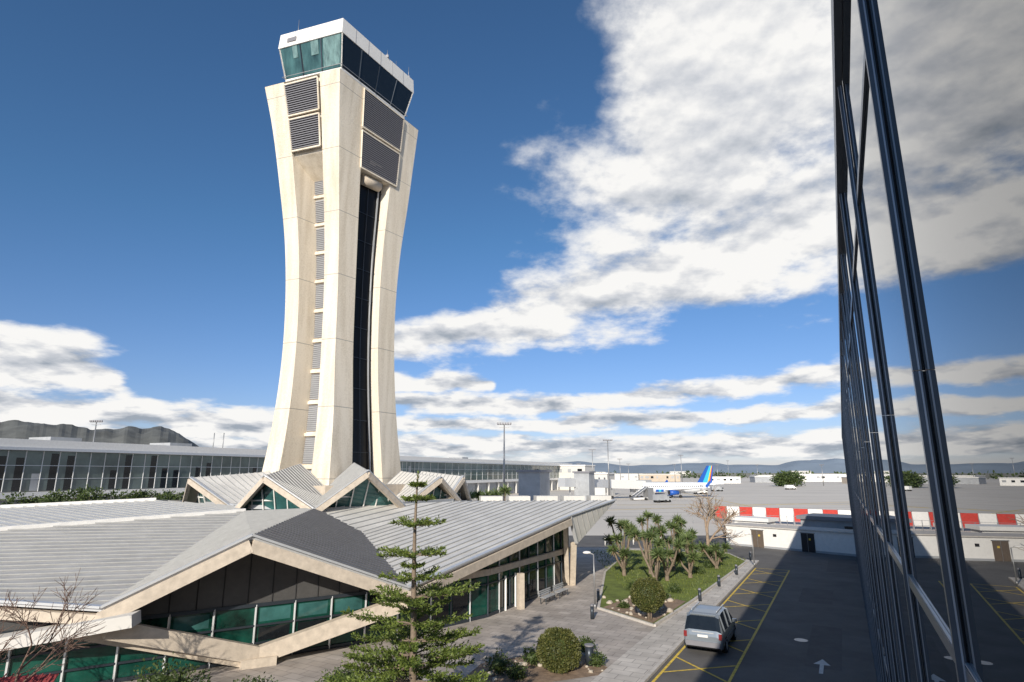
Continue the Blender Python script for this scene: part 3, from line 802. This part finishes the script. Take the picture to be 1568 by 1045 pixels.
bldg('utility_shed',37,94,5,3,2.0,'white',-.8,1,'white')

# ------------------------------------------------------------ glass office building on the right
F0=V((.5,0,0))
def G(t,z,p=0): return F0+BD*t+ND*p+V((0,0,z))
gb=empty('glass_office_building')
HT=13.5; T0,T1=-70,86
rg=random.Random(5)
b=MB()
tb=[3.575-2.9*i for i in range(24,0,-1)]+[3.575+2.9*i for i in range(0,29)]
tb=[t for t in tb if T0<t<T1]; tb=[T0]+tb+[T1]
for i in range(len(tb)-1):
    t0_,t1_=tb[i],tb[i+1]
    for z0_,z1_ in ((0,4.75),(4.75,8.25),(8.25,13.5)):
        a0=rg.uniform(-.004,0); a1=rg.uniform(-.004,0); c0=a0+rg.uniform(-.002,.002)
        if abs(t1_-3.575)<.01: a0,a1,c0=.052,.0,.052       # near bay panes skewed on purpose to shift their reflections
        b.face([G(t0_,z0_,a0),G(t1_,z0_,a1),G(t1_,z1_,a1+c0-a0),G(t0_,z1_,c0)],'fglass')
b.build('curtain_wall_glass',gb)
b=MB()
b.hexa([G(T0,0,-14),G(T0,0,-.15),G(T1-.1,0,-.15),G(T1-.1,0,-14),G(T0,HT-.1,-14),G(T0,HT-.1,-.15),G(T1-.1,HT-.1,-.15),G(T1-.1,HT-.1,-14)],'frame')
b.build('building_body',gb)
b=MB()
def fb(t0,t1,z0,z1,p0,p1,k='cwframe'):
    b.hexa([G(t0,z0,p0),G(t1,z0,p0),G(t1,z0,p1),G(t0,z0,p1),G(t0,z1,p0),G(t1,z1,p0),G(t1,z1,p1),G(t0,z1,p1)],k)
t=3.55-2.9*24
while t<T1:
    for (za,zb_) in ((0,2.494),(2.5,6.094),(6.1,9.729),(9.735,13.3)):
        fb(t,t+.05,za,zb_,.008,.05); fb(t+.01,t+.04,za,zb_,.001,.007,'dark')
        fb(t-.006,t-.001,za,zb_,.018,.026,'cwlight')
        fb(t+.051,t+.056,za,zb_,.03,.046,'cwlight')
    t+=2.9
for z,w in ((1.2,.035),(4.75,.035),(8.25,.04)):
    fb(T0,T1,z-w,z+w,.001,.02); fb(T0,T1,z+w+.002,z+w+.012,.001,.016,'cwlight')
fb(3.6,T1,11.9,11.97,.001,.018); fb(3.6,T1,11.98,11.99,.001,.016,'cwlight')
fb(T0,T1,13.35,13.6,.001,.07)
b.build('mullions',gb)

# ------------------------------------------------------------ van
def van(pos,rot):
    b=MB(); ca,sa=math.cos(rot),math.sin(rot)
    def X(x,y,z): 
        y*=1.05; z*=1.05
        return V((pos[0]+x*ca-y*sa,pos[1]+x*sa+y*ca,z))
    st=[(0,.42,.80,.86,.84,.80),(.05,.30,1.0,1.12,.90,.84),(.28,.26,1.06,1.72,.93,.74),(.62,.24,1.06,1.83,.94,.73),(1.3,.24,1.05,1.87,.95,.73),(2.2,.24,1.03,1.86,.95,.73),(2.95,.24,1.0,1.76,.95,.71),(3.75,.26,1.0,1.13,.94,.80),(4.35,.28,.86,.93,.90,.74),(4.62,.34,.66,.70,.78,.62)]
    def ring(s):
        x,zb,zt,zr,w,wr=s
        h=[(w*.92,zb),(w,zb+.18),(w,zt),(wr+.03,zr-.07),(wr*.8,zr)]
        return [X(x,y,z) for y,z in h]+[X(x,-y,z) for y,z in h[::-1]]
    rs=[ring(s) for s in st]; n=10
    for i in range(len(rs)-1):
        for j in range(n):
            k=(j+1)%n; m='car'
            if j in(2,6) and 2<=i<=6: m='dglass'
            if j==4 and i in(1,6): m='dglass'
            if j in (3,5) and i in (1,6): m='dglass'
            if j==9: m='dark'
            if j in(0,8): m='car' if i not in(0,8) else 'louvre'
            b.face([rs[i][j],rs[i][k],rs[i+1][k],rs[i+1][j]],m,m=='car')
    b.face(rs[0],'car'); b.face(rs[-1][::-1],'car')
    for s in(-1,1):
        for x0,z1,x1 in ((.62,1.83,.50),(1.75,1.86,1.75),(2.75,1.80,2.75)):
            b.beam(X(x0,s*.955,1.04),X(x1,s*.765,z1-.06),.07,.07,'car')
        for x in(.95,3.75):
            b.cyl(X(x,s*.72,.33),X(x,s*.965,.33),.34,.34,'tyre',20); b.cyl(X(x,s*.96,.33),X(x,s*.975,.33),.2,.2,'alu',14)
            b.cyl(X(x,s*.90,.36),X(x,s*.952,.36),.40,.40,'dark',20)
        b.beam(X(-.01,s*.84,.76),X(.02,s*.84,1.02),.16,.08,'tail')
        b.beam(X(.7,s*.62,1.90),X(2.7,s*.62,1.90),.05,.05,'alu')
        b.box(X(3.25,s*1.05,1.08),(.14,.22,.16),'car',rot)
        b.box(X(4.45,s*.68,.74),(.2,.3,.14),'alu',rot)
        b.beam(X(.2,s*.958,.62),X(4.2,s*.958,.62),.02,.08,'louvre')
    b.box(X(.0,0,.50),(.16,1.7,.24),'louvre',rot); b.box(X(-.035,0,.86),(.03,.52,.12),'white',rot)
    b.box(X(.03,0,1.02),(.06,1.1,.05),'alu',rot); b.beam(X(.09,.05,1.19),X(.19,.45,1.40),.03,.03,'dark')
    b.beam(X(.26,0,1.77),X(.36,0,1.79),1.3,.05,'car')
    b.build('parked_minivan')
van((9.9,33.3,0),math.atan2(BD.y,BD.x))

# ------------------------------------------------------------ street furniture
def lamp(x,y,h=3.6,name='street_lamp'):
    b=MB(); b.cyl((x,y,.1),(x,y,.35),.12,.1,'steel'); b.cyl((x,y,.3),(x,y,h),.06,.045,'steel'); b.beam((x-.02,y,h),(x-.45,y+.1,h+.12),.05,.05,'steel')
    b.sphere((x-.45,y+.1,h+.1),(.3,.16,.1),'white',12,6); b.build(name)
lamp(5.7,43.6); lamp(24.2,62.5,3.0)
def mast(x,y,h,name='floodlight_mast'):
    b=MB(); b.cyl((x,y,0),(x,y,h),.3,.13,'steel',10); b.beam((x-1.6,y,h),(x+1.6,y,h),.2,.2,'steel'); b.beam((x-1.2,y,h-.7),(x+1.2,y,h-.7),.15,.15,'steel')
    for i in range(6): b.box((x-1.5+i*.6,y-.25,h+.2),(.42,.3,.42),'louvre',0)
    b.build(name)
mast(-1.8,138,20); mast(33.5,210,20); mast(-111,159,22.3); mast(40,300,20); mast(112,400,20); mast(215,420,14); mast(75,420,18); mast(250,700,22); mast(340,600,20)
for i in range(5): mast(55+i*45,500+i*20,16)
b=MB()
for x in(-68.2,-66.0): b.cyl((x,137,13),(x,137,18),.12,.1,'steel',6)
for z in(15,16.5,17.8): b.beam((-68.2,137,z),(-66,137,z),.08,.08,'steel')
b.build('roof_antenna_frame')
def bollard(x,y):
    b=MB(); b.cyl((x,y,.1),(x,y,.85),.12,.11,'frame',12); b.cyl((x,y,.86),(x,y,.98),.14,.09,'louvre',12); b.build('bollard_light')
for (x,y) in ((13.6,45.8),(16.9,51.4),(6.2,45.5),(20.4,57),(5.1,40.5),(25.2,66)): bollard(x,y)
b=MB(); x,y=3.75,31.3
b.cyl((x,y,.1),(x,y,.95),.2,.2,'frame',16); b.cyl((x,y,.95),(x,y,1.02),.23,.23,'louvre',16); b.build('litter_bin')
def bench(x,y,rot):
    b=MB(); ca,sa=math.cos(rot),math.sin(rot)
    def X(a,c,z): return V((x+a*ca-c*sa,y+a*sa+c*ca,z+.1))
    for i in range(4): b.beam(X(-.9,-.2+i*.12,.45),X(.9,-.2+i*.12,.45),.09,.035,'alu')
    for i in range(3): b.beam(X(-.9,.25,.58+i*.13),X(.9,.25,.58+i*.13),.03,.09,'alu')
    for a in(-.75,.75): b.beam(X(a,-.18,0),X(a,-.18,.44),.05,.05,'frame'); b.beam(X(a,.22,0),X(a,.27,.9),.05,.05,'frame'); b.beam(X(a,-.2,.42),X(a,.24,.42),.05,.05,'frame')
    b.build('park_bench')
bench(2.6,45.4,1.07); bench(3.7,47.4,1.07)
for i in range(7):
    b=MB(); x=12+i*1.9;y=80+i*.4; b.cyl((x,y,0),(x,y,.9),.09,.08,'white',10); b.sphere((x,y,.92),.1,'white',8,5); b.build('white_bollard')
b=MB(); 
for i in range(9): b.beam((-17.4+i*.28,21.0,1.75),(-17.6+i*.25,22.3,2.45),.03,.03,'redmesh')
b.slab([(-17.8,20.9,1.7),(-15.6,21.5,1.7),(-15.9,22.8,2.3),(-18.1,22.3,2.3)],.04,'redmesh'); b.beam((-15.7,21.6,1.7),(-15.7,21.6,.1),.06,.06,'steel'); b.beam((-17.5,21.1,1.7),(-17.5,21.1,.1),.06,.06,'steel')
b.build('red_awning')

# ------------------------------------------------------------ light, sky
EL,AZ=R(24),R(195)
sv=V((math.sin(AZ)*math.cos(EL),math.cos(AZ)*math.cos(EL),math.sin(EL)))
ld=bpy.data.lights.new('sun','SUN'); ld.energy=5.0; ld.angle=R(.53); ld.color=(1,.925,.81)
lo=bpy.data.objects.new('sun',ld); sc.collection.objects.link(lo); lo.rotation_euler=sv.to_track_quat('Z','Y').to_euler()
w=bpy.data.worlds.new('World'); sc.world=w; w.use_nodes=True; nt=w.node_tree; nt.nodes.clear()
try:
    w.cycles.sampling_method='MANUAL'; w.cycles.sample_map_resolution=256
except Exception: pass
def mth(op,a,bb=None,c=None,clamp=False):
    n=nt.nodes.new('ShaderNodeMath'); n.operation=op; n.use_clamp=clamp
    for i,x in enumerate((a,bb,c)):
        if x is None: continue
        if isinstance(x,(int,float)): n.inputs[i].default_value=x
        else: nt.links.new(x,n.inputs[i])
    return n.outputs[0]
tc=nt.nodes.new('ShaderNodeTexCoord'); sp=nt.nodes.new('ShaderNodeSeparateXYZ'); nt.links.new(tc.outputs['Generated'],sp.inputs[0])
dx,dy,dz=sp.outputs
az=mth('MULTIPLY',mth('ARCTAN2',dx,dy),57.2958); el=mth('MULTIPLY',mth('ARCSINE',dz),57.2958)
dzp=mth('MAXIMUM',dz,0.0)
def cloudnoise(k,scale,detail,rough,seed,dist=0.0):
    den=mth('ADD',dzp,k); x=mth('ADD',mth('DIVIDE',dx,den),seed); y=mth('DIVIDE',dy,den)
    cb=nt.nodes.new('ShaderNodeCombineXYZ'); nt.links.new(x,cb.inputs[0]); nt.links.new(y,cb.inputs[1])
    n=nt.nodes.new('ShaderNodeTexNoise'); n.noise_dimensions='2D'; n.inputs['Scale'].default_value=scale; n.inputs['Detail'].default_value=detail; n.inputs['Roughness'].default_value=rough; n.inputs['Distortion'].default_value=dist
    nt.links.new(cb.outputs[0],n.inputs['Vector']); return n.outputs['Fac']
n1=cloudnoise(.2,3.6,8,.57,3.0); n1b=cloudnoise(.222,3.6,4,.5,3.0)
nw=cloudnoise(.25,2.1,2,.5,15.0)
ws=mth('SUBTRACT',nw,.5)
waz=mth('MULTIPLY_ADD',ws,12.0,az)
wk=mth('MINIMUM',mth('MULTIPLY_ADD',el,.22,.8),4.5)
wel=mth('MULTIPLY_ADD',ws,wk,el)
caps=[((-13,11.7,1.6),(5,15.0,3.8)),((5,16.0,4.2),(36,23,6.2)),((14,27,10),(27,38,16)),
 ((-11,9.0,1.0),(-2,8.3,.8)),((-12,6.5,1.6),(7,6.3,1.0)),((7,6.5,1.0),(30,8.5,1.4)),((-12,4.3,.9),(31,5.2,.8)),
 ((-50,9.2,3.2),(-33,7.4,2.2)),((-50,5.0,2.8),(-20,4.0,1.4)),((-60,2.4,1.4),(60,2.2,1.3)),((110,20,12),(175,30,14))]  # last capsule: unseen cloud behind the camera, added for cab glass reflections
f=None
for (A_,B_) in caps:
    ex,ey=B_[0]-A_[0],B_[1]-A_[1]; q=ex*ex+ey*ey
    t=mth('MULTIPLY_ADD',waz,ex/q,mth('MULTIPLY_ADD',wel,ey/q,-(A_[0]*ex+A_[1]*ey)/q),clamp=True)
    ddx=mth('SUBTRACT',waz,mth('MULTIPLY_ADD',t,ex,A_[0])); ddy=mth('SUBTRACT',wel,mth('MULTIPLY_ADD',t,ey,A_[1]))
    dist=mth('SQRT',mth('MULTIPLY_ADD',ddx,ddx,mth('MULTIPLY',ddy,ddy)))
    r=mth('MULTIPLY_ADD',t,B_[2]-A_[2],A_[2])
    v=mth('SUBTRACT',1.0,mth('DIVIDE',dist,r))
    f=v if f is None else mth('MAXIMUM',f,v)
fc=mth('MAXIMUM',f,-1.5)
nn1=mth('SUBTRACT',n1,.5)
dn=mth('MULTIPLY_ADD',fc,1.4,mth('MULTIPLY',nn1,2.9))
mr=nt.nodes.new('ShaderNodeMapRange'); mr.interpolation_type='SMOOTHSTEP'; nt.links.new(dn,mr.inputs['Value'])
mr.inputs['From Min'].default_value=-.20; mr.inputs['From Max'].default_value=.80
dens=mr.outputs[0]
rel=mth('MULTIPLY',mth('SUBTRACT',n1,n1b),1.5)
fine=mth('MULTIPLY',ws,.30)
thick=mth('MULTIPLY',mth('MAXIMUM',mth('SUBTRACT',fc,.5),0.0),.10)
lowg=mth('MULTIPLY',mth('MAXIMUM',mth('SUBTRACT',3.2,el),0.0),.07)
br=mth('SUBTRACT',mth('SUBTRACT',mth('ADD',mth('ADD',.92,rel),fine),thick),lowg); br=mth('MINIMUM',mth('MAXIMUM',br,.45),1.0)
cc=nt.nodes.new('ShaderNodeValToRGB'); nt.links.new(br,cc.inputs['Fac'])
cc.color_ramp.elements[0].position=.45; cc.color_ramp.elements[0].color=(.36,.41,.48,1)
cc.color_ramp.elements[1].position=.96; cc.color_ramp.elements[1].color=(.98,.97,.95,1)
m_=cc.color_ramp.elements.new(.74); m_.color=(.68,.70,.74,1)
sky=nt.nodes.new('ShaderNodeTexSky'); sky.sky_type='NISHITA'; sky.sun_disc=False; sky.sun_elevation=EL; sky.sun_rotation=AZ; sky.air_density=1.0; sky.dust_density=.2; sky.ozone_density=2.0
hz=mth('DIVIDE',el,22.0,clamp=True)
tcb=nt.nodes.new('ShaderNodeCombineXYZ')
nt.links.new(mth('MULTIPLY_ADD',hz,-.16,.76),tcb.inputs[0]); nt.links.new(mth('MULTIPLY_ADD',hz,.12,.80),tcb.inputs[1]); nt.links.new(mth('MULTIPLY_ADD',hz,-.02,1.20),tcb.inputs[2])
tint=nt.nodes.new('ShaderNodeVectorMath'); tint.operation='MULTIPLY'; nt.links.new(tcb.outputs[0],tint.inputs[1]); nt.links.new(sky.outputs[0],tint.inputs[0])
bg=nt.nodes.new('ShaderNodeBackground'); bg.inputs['Strength'].default_value=.093; nt.links.new(tint.outputs[0],bg.inputs['Color'])
bc=nt.nodes.new('ShaderNodeBackground'); bc.inputs['Strength'].default_value=.97; nt.links.new(cc.outputs[0],bc.inputs['Color'])
mx=nt.nodes.new('ShaderNodeMixShader'); nt.links.new(dens,mx.inputs[0]); nt.links.new(bg.outputs[0],mx.inputs[1]); nt.links.new(bc.outputs[0],mx.inputs[2])
out=nt.nodes.new('ShaderNodeOutputWorld'); nt.links.new(mx.outputs[0],out.inputs['Surface'])

# ------------------------------------------------------------ camera
cd=bpy.data.cameras.new('camera'); cd.lens=20.8; cd.sensor_width=36; cd.clip_start=.05; cd.clip_end=30000
co=bpy.data.objects.new('camera',cd); sc.collection.objects.link(co); co.location=(0,0,9.2); co.rotation_euler=(R(102.5),0,0); sc.camera=co
sc.view_settings.view_transform='Standard'; sc.view_settings.look='None'; sc.view_settings.exposure=0
